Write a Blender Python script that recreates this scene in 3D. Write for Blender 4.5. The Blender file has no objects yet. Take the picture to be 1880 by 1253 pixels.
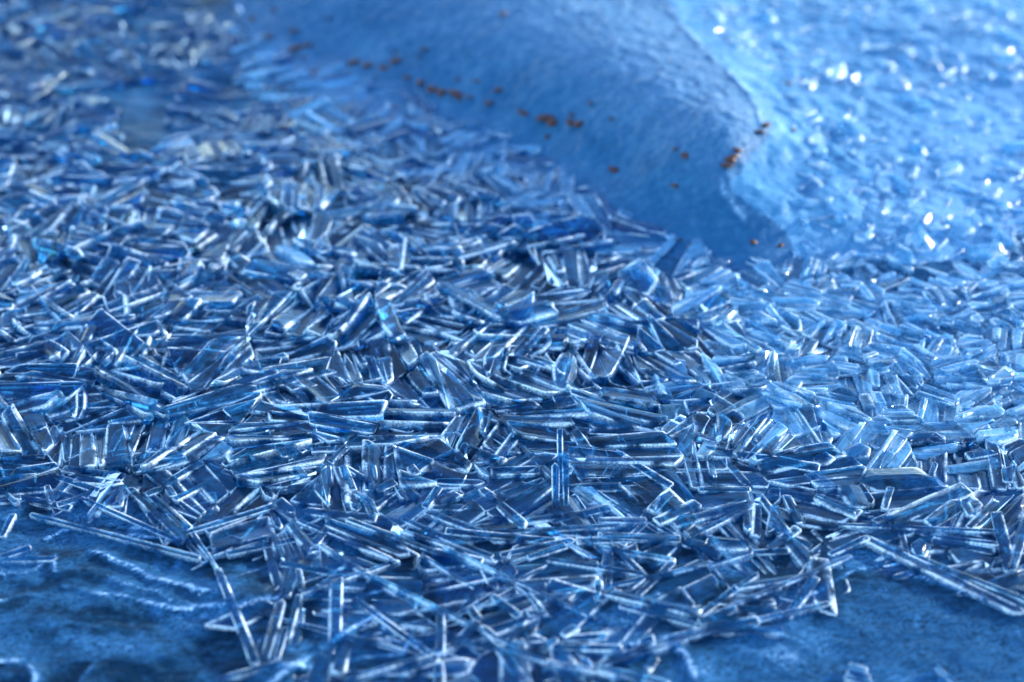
import bpy, math, random
import numpy as np

R = math.radians
random.seed(11)
rng = np.random.default_rng(11)
scene = bpy.context.scene
col = scene.collection

# ------------------------------------------------------------------ camera
CAM_H, PITCH, VFOV = 0.307, R(30.0), R(26.0)
cam_d = bpy.data.cameras.new('camera')
cam = bpy.data.objects.new('camera', cam_d)
col.objects.link(cam)
cam.location = (0, 0, CAM_H)
cam.rotation_euler = (R(90) - PITCH, 0, 0)
cam_d.sensor_width = 36.0
HFOV = 2 * math.atan(1880 / 1253 * math.tan(VFOV / 2))
cam_d.lens = 18.0 / math.tan(HFOV / 2)
cam_d.clip_start, cam_d.clip_end = 0.01, 500.0
cam_d.dof.use_dof = True
cam_d.dof.focus_distance = 0.545
cam_d.dof.aperture_fstop = 6.5
cam_d.dof.aperture_blades = 9
scene.camera = cam

# ------------------------------------------------------------------ light
SUN_EL, SUN_AZ = R(12.0), R(62.0)            # azimuth measured from +Y (away from the camera) towards +X
world = bpy.data.worlds.new('World')
scene.world = world
world.use_nodes = True
nt = world.node_tree
nt.nodes.clear()
sky = nt.nodes.new('ShaderNodeTexSky')
sky.sky_type = 'NISHITA'
sky.sun_disc = False
sky.sun_elevation = SUN_EL
sky.sun_rotation = SUN_AZ
sky.air_density = 1.0
sky.dust_density = 0.0
sky.ozone_density = 2.0
bg = nt.nodes.new('ShaderNodeBackground')
bg.inputs['Strength'].default_value = 0.15
wo = nt.nodes.new('ShaderNodeOutputWorld')
nt.links.new(sky.outputs[0], bg.inputs[0])
nt.links.new(bg.outputs[0], wo.inputs[0])
sun_d = bpy.data.lights.new('sun', 'SUN')
sun_d.energy = 2.0
sun_d.angle = R(0.5)
sun_d.color = (1.0, 0.9, 0.78)
sun = bpy.data.objects.new('sun', sun_d)
col.objects.link(sun)
sun.rotation_euler = (R(90) - SUN_EL, 0, math.pi - SUN_AZ)

scene.view_settings.view_transform = 'Standard'
scene.view_settings.look = 'None'
scene.view_settings.exposure = 2.45
scene.view_settings.gamma = 1.0
cy = scene.cycles
cy.max_bounces = 10
cy.transmission_bounces = 8
cy.diffuse_bounces = 3
cy.glossy_bounces = 4
cy.sample_clamp_indirect = 6.0
cy.sample_clamp_direct = 10.0
cy.blur_glossy = 0.6
cy.use_denoising = True

# ------------------------------------------------------------------ geometry of the view: where a line of sight meets height z
FPX = 626.5 / math.tan(VFOV / 2)
def P(px, py, z=0.0):
    u, v = (px - 940.0) / FPX, (626.5 - py) / FPX
    d = np.array([u, math.cos(PITCH) + v * math.sin(PITCH), -math.sin(PITCH) + v * math.cos(PITCH)])
    t = (CAM_H - z) / -d[2]
    return d[0] * t, d[1] * t
def pix(x, y, z=0.0):
    x, y = np.asarray(x, float), np.asarray(y, float)
    dz = z - CAM_H
    f = y * math.cos(PITCH) - dz * math.sin(PITCH)
    up = y * math.sin(PITCH) + dz * math.cos(PITCH)
    return 940 + FPX * x / f, 626.5 - FPX * up / f

# ------------------------------------------------------------------ noise
def vnoise(x, y, seed=0):
    xi, yi = np.floor(x).astype(np.int64), np.floor(y).astype(np.int64)
    fx, fy = x - xi, y - yi
    fx, fy = fx * fx * (3 - 2 * fx), fy * fy * (3 - 2 * fy)
    def h(a, b):
        n = (a * 374761393 + b * 668265263 + seed * 974634777) & 0x7fffffff
        n = ((n ^ (n >> 13)) * 1274126177) & 0x7fffffff
        return ((n ^ (n >> 16)) & 0xffff) / 65535.0
    return (h(xi, yi) * (1 - fx) + h(xi + 1, yi) * fx) * (1 - fy) + (h(xi, yi + 1) * (1 - fx) + h(xi + 1, yi + 1) * fx) * fy
def fbm(x, y, octv=4, seed=0):
    s, a, t = 0.0, 1.0, 0.0
    for k in range(octv):
        s = s + a * vnoise(x, y, seed + k * 17)
        t += a
        a *= 0.5
        x, y = x * 2.03 + 13.1, y * 2.03 + 7.7
    return s / t - 0.5
def sstep(a, b, x):
    t = np.clip((x - a) / (b - a), 0, 1)
    return t * t * (3 - 2 * t)
def inpoly(poly, x, y):
    x, y = np.asarray(x, float), np.asarray(y, float)
    c = np.zeros(x.shape, bool)
    n = len(poly)
    for i in range(n):
        (x1, y1), (x2, y2) = poly[i], poly[(i + 1) % n]
        if y1 == y2: continue
        c ^= ((y1 > y) != (y2 > y)) & (x < (x2 - x1) * (y - y1) / (y2 - y1) + x1)
    return c
def poly_dist(line, x, y):
    """distance and side (positive = far side) to an open polyline given in ground metres"""
    best = np.full(np.shape(x), 1e9)
    side = np.zeros(np.shape(x))
    for (x1, y1), (x2, y2) in zip(line[:-1], line[1:]):
        dx, dy = x2 - x1, y2 - y1
        L2 = dx * dx + dy * dy
        t = np.clip(((x - x1) * dx + (y - y1) * dy) / L2, 0, 1)
        d = np.hypot(x - x1 - t * dx, y - y1 - t * dy)
        s = np.sign(dx * (y - y1) - dy * (x - x1))
        m = d < best
        best = np.where(m, d, best)
        side = np.where(m, s, side)
    return best, side

# ------------------------------------------------------------------ terrain: a flat frozen sheet, a mound of old ice rising from it
ctrl = []
def cp(z, *pts):
    z *= 0.78
    for p in pts: ctrl.append((*P(p[0], p[1], z), z))
cp(0.0, (-300, -60), (0, -60), (250, -60), (-200, 100), (60, 60), (300, 70), (430, 60), (520, 110), (640, 150), (760, 200), (860, 235), (960, 280), (1040, 340), (1110, 405),
   (1200, 450), (1300, 480), (1400, 495), (1480, 500), (1560, 520), (1700, 560), (1880, 600), (2100, 640),
   (450, 180), (560, 250), (450, 300), (700, 330), (700, 260), (560, 380), (350, 220), (180, 180), (150, 400), (400, 440), (800, 460), (960, 480), (1060, 520), (1200, 540), (600, 480), (250, 500), (750, 550),
   (0, 300), (300, 300), (600, 300), (800, 350), (900, 420), (0, 600), (500, 600), (1000, 600), (1400, 620), (1700, 720), (2100, 800), (-300, 500), (0, 900), (600, 900), (1200, 900), (1880, 900),
   (0, 1250), (940, 1250), (1880, 1250), (-300, 1300), (2200, 1300))
cp(0.012, (620, 60), (760, 120), (900, 180), (1020, 240), (1130, 310), (1230, 375), (1330, 420))
cp(0.030, (640, -30), (780, 20), (900, 85), (1010, 150), (1120, 215), (1230, 290))
cp(0.043, (800, -60), (930, -10), (1060, 60), (1180, 130), (1280, 190), (1345, 240))
cp(0.037, (1080, -60), (1150, -20), (1240, 50), (1310, 105), (1390, 195), (1400, 240))
cp(0.026, (1400, 300), (1340, 345))
cp(0.018, (1430, 345), (1390, 390))
cp(0.024, (1450, 150), (1480, 240), (1350, 40), (1300, -20))
cp(0.015, (1550, 300), (1600, 180), (1480, 60), (1430, -40), (1700, 60), (1500, 380))
cp(0.008, (1700, 300), (1850, 150), (1650, 420), (2000, 50), (1850, -60))
cp(0.003, (1880, 380), (2050, 250), (1560, 470), (1760, 470))
C = np.array(ctrl)
def tps(r2): return 0.5 * r2 * np.log(r2 + 1e-12)
n = len(C)
A = np.zeros((n + 3, n + 3))
A[:n, :n] = tps((C[:, None, 0] - C[None, :, 0]) ** 2 + (C[:, None, 1] - C[None, :, 1]) ** 2) + np.eye(n) * 1e-4
A[:n, n] = 1; A[:n, n + 1] = C[:, 0]; A[:n, n + 2] = C[:, 1]
A[n:, :n] = A[:n, n:].T
W = np.linalg.solve(A, np.concatenate([C[:, 2], [0, 0, 0]]))
def base_h(x, y):
    x, y = np.asarray(x, float), np.asarray(y, float)
    out = W[n] + W[n + 1] * x + W[n + 2] * y
    for k in range(n):
        out = out + W[k] * tps((x - C[k, 0]) ** 2 + (y - C[k, 1]) ** 2)
    out = np.maximum(out - 0.0004, 0)
    return np.minimum(out, 0.06)

MOUND = [(380, -80), (440, 40), (495, 128), (610, 186), (735, 238), (838, 276), (938, 326), (1022, 384), (1095, 438), (1200, 468), (1300, 496), (1400, 508), (1480, 504),
         (1440, 430), (1390, 395), (1335, 345), (1380, 285), (1420, 240), (1380, 190), (1310, 105), (1250, 45), (1215, -10), (1180, -80)]
def mound_px(px, py): return inpoly(MOUND, px, py)

# curved lips of the layered sheet, bottom left, and frost seams elsewhere: (points in picture pixels, height in mm, soft width far side mm)
LIPS = [([(-30, 1118), (60, 1092), (110, 1078), (165, 1086), (230, 1096), (320, 1118), (410, 1112)], 1.6, 12),
        ([(160, 1012), (180, 1016), (230, 1040), (280, 1066), (330, 1076), (390, 1092)], 1.6, 7),
        ([(150, 1092), (200, 1070), (260, 1080), (310, 1100)], 0.9, 6),
        ([(86, 985), (120, 968), (190, 962), (240, 968), (300, 974)], 1.1, 5),
        ([(185, 990), (220, 978), (290, 985), (345, 990)], 1.1, 5),
        ([(95, 940), (100, 955), (118, 962)], 0.9, 4),
        ([(140, 975), (160, 995), (180, 998), (190, 985)], 0.9, 4),
        ([(-20, 1210), (50, 1212), (62, 1235), (60, 1260)], 1.6, 8),
        ([(95, 1225), (125, 1208), (175, 1212), (160, 1235), (140, 1260)], 1.7, 9),
        ([(40, 1195), (70, 1175), (110, 1185), (140, 1165), (150, 1150), (200, 1135), (245, 1142)], -1.5, 4),
        ([(-20, 1060), (60, 1045), (100, 1024), (104, 1050)], 1.1, 5),
        ([(500, 1253), (600, 1190), (690, 1132), (700, 1140), (706, 1160)], 1.8, 8),
        ([(520, 1232), (600, 1222), (700, 1205), (735, 1200), (755, 1175), (760, 1195)], 1.6, 9),
        ([(1180, 1250), (1200, 1205), (1240, 1190), (1262, 1205), (1280, 1250)], 1.6, 6),
        ([(1180, 1100), (1240, 1085), (1285, 1078), (1270, 1095)], 1.2, 5),
        ([(1120, 1195), (1190, 1185), (1240, 1172), (1300, 1160), (1380, 1145), (1440, 1136)], 1.2, 6),
        ([(1440, 1136), (1500, 1090), (1560, 1045), (1620, 1030), (1700, 1060), (1880, 1130)], 1.0, 10),
        ([(640, 1085), (680, 1092), (710, 1086)], 1.0, 3),
        ([(430, 1120), (470, 1108), (510, 1096)], 1.2, 4),
        ([(-10, 1160), (120, 1140), (250, 1160), (400, 1150)], 0.5, 10),
        ]
LIPS = [([P(*p) for p in pts], a * 1e-3, w * 1e-3) for pts, a, w in LIPS]
LIPS.append(([P(px, py, z * 0.78) for px, py, z in ((1200, -40, .037), (1225, 10, .037), (1250, 45, .037), (1290, 92, .037), (1330, 130, .037), (1385, 190, .037), (1398, 240, .036))], 0.0022, 0.005))
LIPS.append(([P(px, py, z * 0.78) for px, py, z in ((1320, 325, .028), (1322, 345, .026), (1345, 370, .022), (1362, 395, .018))], 0.0012, 0.003))
SMOOTH_L = [(-200, 925), (110, 935), (230, 945), (340, 1000), (385, 1040), (470, 1215), (480, 1300), (-200, 1300)]
SMOOTH_R = [(1150, 1300), (1190, 1215), (1300, 1165), (1450, 1140), (1520, 1085), (1600, 1045), (1700, 1060), (1900, 1140), (2100, 1200), (2100, 1300)]
POOL = [(195, 170), (230, 155), (300, 160), (315, 210), (300, 270), (240, 290), (205, 240)]

TOE_G = [tuple(P(*p)) for p in MOUND[1:13]]
SML_G = [tuple(P(*p)) for p in SMOOTH_L]
SMR_G = [tuple(P(*p)) for p in SMOOTH_R]
def ground_h(x, y, fine=True, want_frost=False):
    x, y = np.asarray(x, float), np.asarray(y, float)
    b = base_h(x, y)
    px, py = pix(x, y, b)
    h = b + 0
    frost = 0.30 * sstep(1250, 1800, px) * sstep(900, 700, py) * sstep(0.014, 0.0, b) + 0.0 * x  # paler to the right: the backlight there is painted in through frost
    on_mound = sstep(0.002, 0.012, b)
    flat = 1 - on_mound
    far_right = sstep(1250, 1500, px) * sstep(560, 380, py)
    h = h + flat * 0.0045 * fbm(x * 18, y * 18, 3, 3)
    near = sstep(0.60, 0.45, y)
    frost = np.maximum(frost, 0.26 * sstep(900, 500, px) * sstep(360, 240, py) * (0.5 + 0.5 * sstep(-.1, .15, fbm(x * 30, y * 30, 3, 44))) * sstep(0.004, 0.0, b))
    frost = np.maximum(frost, 0.36 * sstep(800, 930, py) * sstep(-.06, .20, fbm(x * 55 + 3, y * 75, 5, 47)) * (b < 0.001))
    if fine:                                            # the panes between the blades: shallow facets at different levels
        cx, cy2 = x * 75 + 1.2 * fbm(x * 20, y * 20, 2, 71), y * 75 + 1.2 * fbm(x * 20, y * 20, 2, 72)
        ix, iy = np.floor(cx), np.floor(cy2)
        best = np.full(np.shape(x), 9.0); lev = np.zeros(np.shape(x))
        for di in (-1, 0, 1):
            for dj in (-1, 0, 1):
                ox, oy = vnoise(ix + di, iy + dj, 101), vnoise(ix + di, iy + dj, 102)
                ex, ey = cx - (ix + di + ox), cy2 - (iy + dj + oy)
                dd = ex * ex + ey * ey
                l = (vnoise(ix + di, iy + dj, 103) - .5) * 1.6 + ex * (vnoise(ix + di, iy + dj, 104) - .5) * 1.8 + ey * (vnoise(ix + di, iy + dj, 105) - .5) * 1.8
                lev = np.where(dd < best, l, lev); best = np.minimum(best, dd)
        inside = ~(inpoly(SMOOTH_L, px, py) | inpoly(SMOOTH_R, px, py))
        h = h + 0.0005 * lev * sstep(780, 900, py) * inside * (b < 0.001)
    dm, _ = poly_dist(TOE_G, x, y)
    frost = np.maximum(frost, 0.30 * sstep(0.055, 0.005, dm) * ~inpoly(MOUND, px, py))
    for poly, amt in ((SML_G, 0.34), (SMR_G, 0.60)):
        d, _ = poly_dist(poly + poly[:1], x, y)
        ins = np.where(inpoly(poly, x, y), d, -d)
        m = sstep(-0.004, 0.014, ins)
        frost = np.maximum(frost, amt * m * ((0.10 if amt < 0.4 else 0.42) + (0.9 if amt < 0.4 else 0.58) * sstep(-0.10, 0.18, fbm(x * 30 + y * 14, y * 70, 5, 41))))
        near = near * (1 - 0.55 * m) if amt > 0.3 else near
    frost = np.maximum(frost, 0.24 * sstep(0.012, 0.043, b) * inpoly(MOUND, px, py))
    if fine:
        wx, wy = x + 0.02 * fbm(x * 30, y * 30, 2, 9), y + 0.02 * fbm(x * 30, y * 30, 2, 10)
        h = h + flat * (0.0018 - 0.0010 * near) * fbm(wx * 90, wy * 160, 3, 5)
        h = h + on_mound * (1 - far_right) * (0.0022 * fbm(x * 40, y * 40, 3, 21) + 0.0026 * fbm(x * 300, y * 300, 2, 22))
        h = h + on_mound * far_right * (0.009 * np.abs(fbm(wx * 45, wy * 45, 3, 31)) + 0.002 * fbm(x * 200, y * 200, 2, 32))
        rip = 0.5 + 0.5 * np.sin((wy * 1.0 + wx * 0.25 + 0.018 * fbm(x * 22, y * 22, 3, 55)) * 900)
        h = h + near * 0.00012 * rip * (0.3 + sstep(-0.1, 0.25, fbm(x * 25, y * 25, 2, 61)))
        for pts, a, w in LIPS:
            jx, jy = x + 0.004 * fbm(x * 120, y * 120, 3, 77), y + 0.004 * fbm(x * 120, y * 120, 3, 78)
            d, s = poly_dist(pts, jx, jy)
            k = np.where(s > 0, np.exp(-d / w), np.exp(-(d / 0.0011) ** 2))
            lm = 0.35 + 0.9 * sstep(-0.12, 0.16, fbm(x * 75, y * 75, 3, 88))
            h = h + a * 0.55 * k * lm
            if a > 0: frost = np.maximum(frost, lm * 0.85 * min(1, a / 0.0014) * np.where(s > 0, np.exp(-d / 0.0009) + 0.22 * np.exp(-d / w), np.exp(-(d / 0.0006) ** 2)))
    return (h, np.clip(frost, 0, 1)) if want_frost else h

def hit(px, py):
    """where a line of sight first meets the ground"""
    zs = np.linspace(0.06, 0.0, 121)
    pts = np.array([P(px, py, z) for z in zs])
    g = ground_h(pts[:, 0], pts[:, 1])
    k = np.nonzero(g >= zs)[0]
    i = int(k[0]) if len(k) else 120
    return pts[i, 0], pts[i, 1], float(g[i])

# ------------------------------------------------------------------ materials
def new_mat(name):
    m = bpy.data.materials.new(name)
    m.use_nodes = True
    t = m.node_tree
    t.nodes.clear()
    return m, t
def N(t, kind, **kw):
    nd = t.nodes.new(kind)
    for k, v in kw.items():
        if k in nd.inputs: nd.inputs[k].default_value = v
        else: setattr(nd, k, v)
    return nd
def ramp(t, fac, stops):
    r = t.nodes.new('ShaderNodeValToRGB')
    el = r.color_ramp.elements
    while len(el) < len(stops): el.new(0.5)
    for e, (p, c) in zip(el, stops):
        e.position = p
        e.color = (c, c, c, 1) if not isinstance(c, tuple) else (*c, 1)
    t.links.new(fac, r.inputs[0])
    return r.outputs[0]
def mixc(t, fac, a, b):
    m = t.nodes.new('ShaderNodeMix')
    m.data_type = 'RGBA'
    for sock, v in ((m.inputs[0], fac), (m.inputs[6], a), (m.inputs[7], b)):
        if isinstance(v, (float, int)): sock.default_value = v
        elif isinstance(v, tuple): sock.default_value = (*v, 1)
        else: t.links.new(v, sock)
    return m.outputs[2]
def noise(t, vec, scale, detail=4.0, rough=0.55, dist=0.0):
    nd = N(t, 'ShaderNodeTexNoise', Scale=scale, Detail=detail, Roughness=rough, Distortion=dist)
    t.links.new(vec, nd.inputs['Vector'])
    return nd.outputs[0]
def mapping(t, vec, sc, rot=(0, 0, 0)):
    mp = N(t, 'ShaderNodeMapping')
    mp.inputs['Scale'].default_value = sc
    mp.inputs['Rotation'].default_value = rot
    t.links.new(vec, mp.inputs['Vector'])
    return mp.outputs[0]

def crystal_material(name, tint, frost, edge_glint, milk_lo, milk_hi, rough, vary, edge_gain):
    """clear ice with streaks of milky, bubbly ice running along the crystal (uv = metres along and across it), whiter towards its edges, where sky highlights are painted in over the frost"""
    m, t = new_mat(name)
    uv = N(t, 'ShaderNodeUVMap')
    geo = N(t, 'ShaderNodeNewGeometry')
    pos = geo.outputs['Position']
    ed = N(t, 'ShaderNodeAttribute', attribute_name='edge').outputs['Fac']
    def op(kind, a, b, c=None, clamp=False):
        nd = N(t, 'ShaderNodeMath', operation=kind, use_clamp=clamp)
        for i, v in enumerate((a, b, c)):
            if v is None: continue
            if isinstance(v, (int, float)): nd.inputs[i].default_value = v
            else: t.links.new(v, nd.inputs[i])
        return nd.outputs[0]
    st = noise(t, mapping(t, uv.outputs[0], (55, 800, 1)), 1.0, 4.0, 0.6)
    bl = noise(t, pos, 240, 4.0, 0.6, 0.4)
    half = op('MULTIPLY', op('ADD', st, bl), 0.5)
    f = ramp(t, half, [(0.40, milk_lo), (0.64, milk_hi)])
    f = op('MULTIPLY', f, op('MULTIPLY_ADD', geo.outputs['Random Per Island'], 1.1, vary), clamp=True)
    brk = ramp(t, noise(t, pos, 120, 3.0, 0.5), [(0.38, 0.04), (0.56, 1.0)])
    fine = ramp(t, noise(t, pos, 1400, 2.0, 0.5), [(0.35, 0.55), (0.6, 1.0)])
    e = op('MULTIPLY', op('MULTIPLY', op('POWER', ed, 1.6), brk), op('MULTIPLY', fine, edge_gain))  # sky highlights along the edges, painted as broken white lines
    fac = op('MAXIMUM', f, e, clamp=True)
    glass = N(t, 'ShaderNodeBsdfPrincipled')
    glass.inputs['Base Color'].default_value = (*tint, 1)
    glass.inputs['Transmission Weight'].default_value = 1.0
    glass.inputs['IOR'].default_value = 1.31
    glass.inputs['Specular Tint'].default_value = (0.50, 0.76, 1.0, 1)
    t.links.new(ramp(t, bl, [(0.35, rough), (0.7, rough * 3)]), glass.inputs['Roughness'])
    milk = N(t, 'ShaderNodeBsdfPrincipled')
    mc = mixc(t, op('MINIMUM', e, 1.0), frost, edge_glint)
    t.links.new(mc, milk.inputs['Base Color'])
    milk.inputs['Roughness'].default_value = 0.3
    milk.inputs['IOR'].default_value = 1.31
    milk.inputs['Specular Tint'].default_value = (0.50, 0.76, 1.0, 1)
    bmp = N(t, 'ShaderNodeBump', Strength=0.4, Distance=0.0005)
    t.links.new(half, bmp.inputs['Height'])
    t.links.new(bmp.outputs[0], glass.inputs['Normal']); t.links.new(bmp.outputs[0], milk.inputs['Normal'])
    tr = N(t, 'ShaderNodeBsdfTranslucent'); t.links.new(mc, tr.inputs['Color'])
    mm = N(t, 'ShaderNodeMixShader'); mm.inputs[0].default_value = 0.35
    t.links.new(milk.outputs[0], mm.inputs[1]); t.links.new(tr.outputs[0], mm.inputs[2])
    mx = N(t, 'ShaderNodeMixShader')
    t.links.new(fac, mx.inputs[0]); t.links.new(glass.outputs[0], mx.inputs[1]); t.links.new(mm.outputs[0], mx.inputs[2])
    out = N(t, 'ShaderNodeOutputMaterial')
    t.links.new(mx.outputs[0], out.inputs[0])
    return m
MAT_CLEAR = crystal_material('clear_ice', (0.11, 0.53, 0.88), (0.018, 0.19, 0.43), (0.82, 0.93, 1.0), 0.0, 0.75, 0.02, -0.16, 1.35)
MAT_FROSTY_LIT = crystal_material('frosty_lit_ice', (0.38, 0.73, 0.95), (0.15, 0.44, 0.73), (0.78, 0.91, 1.0), 0.35, 0.9, 0.16, 0.22, 1.1)  # frosted ice, also paled to stand in for the backlight at right

def ground_material(name, lo, mid, hi, rough, bump_scale, bump_d, spec=0.5, mid2=(0.034, 0.145, 0.31), iso=False):
    m, t = new_mat(name)
    geo = N(t, 'ShaderNodeNewGeometry')
    pos = geo.outputs['Position']
    a = noise(t, pos, 28, 6.0, 0.62, 0.6)
    b = noise(t, mapping(t, pos, (170, 190, 170) if iso else (90, 300, 90), (0, 0, R(12))), 1.0, 5.0, 0.65, 0.8)
    c = mixc(t, 0.30, mixc(t, 0.45, a, b), noise(t, pos, 330, 5.0, 0.7))
    colr = ramp(t, c, [(0.33, lo), (0.5, mid), (0.68, hi)])
    at = N(t, 'ShaderNodeAttribute', attribute_name='frost')
    fr = N(t, 'ShaderNodeMath', operation='MULTIPLY')
    warp = noise(t, pos, 45, 3.0, 0.5)
    wv = N(t, 'ShaderNodeVectorMath', operation='MULTIPLY_ADD'); wv.inputs[1].default_value = (0.05, 0.05, 0.05)
    t.links.new(warp, wv.inputs[0]); t.links.new(pos, wv.inputs[2])
    fn = ramp(t, noise(t, mapping(t, wv.outputs[0], (420, 460, 420) if iso else (330, 1700, 900), (0, 0, R(-8))), 1.0, 5.0, 0.6), [(0.40, 0.12), (0.62, 1.0)])
    t.links.new(at.outputs['Fac'], fr.inputs[0]); t.links.new(fn, fr.inputs[1])
    wet = mixc(t, ramp(t, fr.outputs[0], [(0.0, 0.0), (0.35, 1.0)]), colr, mid2)
    colr = mixc(t, ramp(t, fr.outputs[0], [(0.30, 0.0), (0.9, 1.0)]), wet, (0.58, 0.77, 0.93))
    p = N(t, 'ShaderNodeBsdfPrincipled')
    p.inputs['IOR'].default_value = 1.31
    p.inputs['Specular IOR Level'].default_value = spec
    p.inputs['Specular Tint'].default_value = (0.35, 0.66, 1.0, 1)
    t.links.new(colr, p.inputs['Base Color'])
    g = noise(t, pos, bump_scale, 5.0, 0.65)
    rr = ramp(t, g, [(0.35, rough * 0.6), (0.7, min(1.0, rough * 1.6))])
    t.links.new(rr, p.inputs['Roughness'])
    bm = N(t, 'ShaderNodeBump', Strength=0.6, Distance=bump_d)
    t.links.new(mixc(t, 0.5, g, b), bm.inputs['Height'])
    t.links.new(bm.outputs[0], p.inputs['Normal'])
    out = N(t, 'ShaderNodeOutputMaterial')
    t.links.new(p.outputs[0], out.inputs[0])
    return m
MAT_SHEET = ground_material('deep_blue_ice', (0.0002, 0.002, 0.007), (0.002, 0.014, 0.034), (0.030, 0.12, 0.24), 0.30, 700, 0.0006, spec=0.06)
MAT_MOUND = ground_material('crusted_ice', (0.004, 0.054, 0.135), (0.012, 0.086, 0.20), (0.055, 0.17, 0.31), 0.5, 260, 0.0022, mid2=(0.14, 0.28, 0.44), iso=True)
MAT_SLOPE = ground_material('frosted_ice', (0.010, 0.08, 0.20), (0.030, 0.15, 0.30), (0.12, 0.30, 0.46), 0.5, 300, 0.0012, mid2=(0.18, 0.36, 0.56), iso=True)

# ------------------------------------------------------------------ the ground meshes
def tag(o, label=None, cat=None, group=None, kind=None):
    if label: o['label'] = label
    if cat: o['category'] = cat
    if group: o['group'] = group
    if kind: o['kind'] = kind
    return o
def mesh_obj(name, verts, faces, mats, smooth=True, mat_idx=None, uvs=None, smooth_mask=None, edge=None):
    me = bpy.data.meshes.new(name)
    me.from_pydata(verts, [], faces)
    for m in mats: me.materials.append(m)
    if mat_idx is not None: me.polygons.foreach_set('material_index', np.asarray(mat_idx, np.int32))
    if smooth_mask is not None: me.polygons.foreach_set('use_smooth', np.asarray(smooth_mask, bool))
    elif smooth: me.polygons.foreach_set('use_smooth', np.ones(len(me.polygons), bool))
    if uvs is not None:
        lay = me.uv_layers.new(name='UVMap')
        li = np.empty(len(me.loops), np.int32)
        me.loops.foreach_get('vertex_index', li)
        lay.data.foreach_set('uv', np.asarray(uvs, np.float32)[li].ravel())
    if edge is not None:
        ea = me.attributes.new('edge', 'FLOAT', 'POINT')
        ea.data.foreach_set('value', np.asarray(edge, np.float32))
    me.update()
    o = bpy.data.objects.new(name, me)
    col.objects.link(o)
    return o

def build_ground():
    NX, NY = 620, 640
    ys = 0.24 * (1.36 / 0.24) ** np.linspace(0, 1, NY)
    us = np.linspace(-1, 1, NX)
    Y = np.repeat(ys[:, None], NX, 1)
    X = us[None, :] * (0.06 + 0.42 * Y + 0.03)
    Z, FR = ground_h(X, Y, True, True)
    edge = np.minimum(1, np.minimum((1 - np.abs(us))[None, :] / 0.04, np.minimum((np.arange(NY) / 18)[:, None], ((NY - 1 - np.arange(NY)) / 18)[:, None])))
    Z = Z * edge - 0.002 * (1 - edge)
    b = base_h(X, Y)
    PX, PY = pix(X, Y, b)
    onm = inpoly(MOUND, PX, PY)
    ons = (~onm) & (PX > 1150) & (b > 0.0018)
    zone = np.where(onm, 1, np.where(ons, 2, 0))
    V = np.stack([X, Y, Z], -1).reshape(-1, 3)
    I = np.arange(NX * NY).reshape(NY, NX)
    Q = np.stack([I[:-1, :-1], I[:-1, 1:], I[1:, 1:], I[1:, :-1]], -1).reshape(-1, 4)
    zq = zone[:-1, :-1].reshape(-1)
    out = []
    for k, (name, m) in enumerate((('ice_sheet', MAT_SHEET), ('ice_mound', MAT_MOUND), ('frosted_slope', MAT_SLOPE))):
        q = Q[zq == k]
        used, inv = np.unique(q, return_inverse=True)
        v, f = V[used].tolist(), inv.reshape(-1, 4).tolist()
        fr = FR.reshape(-1)[used]
        if k == 0:                                    # carry the sheet on to the horizon
            base = len(v)
            ring = [(-0.76, 0.16), (0.76, 0.16), (0.76, 1.5), (-0.76, 1.5)]
            far = [(-200, -200), (200, -200), (200, 200), (-200, 200)]
            for x, y in ring + far: v.append((x, y, -0.012))
            f.append([base, base + 1, base + 2, base + 3])
            for i in range(4):
                j = (i + 1) % 4
                f.append([base + 4 + i, base + 4 + j, base + j, base + i])
        o = mesh_obj(name, v, f, [m])
        fa = o.data.attributes.new('frost', 'FLOAT', 'POINT')
        fa.data.foreach_set('value', np.concatenate([fr, np.zeros(len(v) - len(fr))]).astype(np.float32))
        tag(o, kind='structure')
        out.append(o)
    return out
build_ground()

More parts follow.
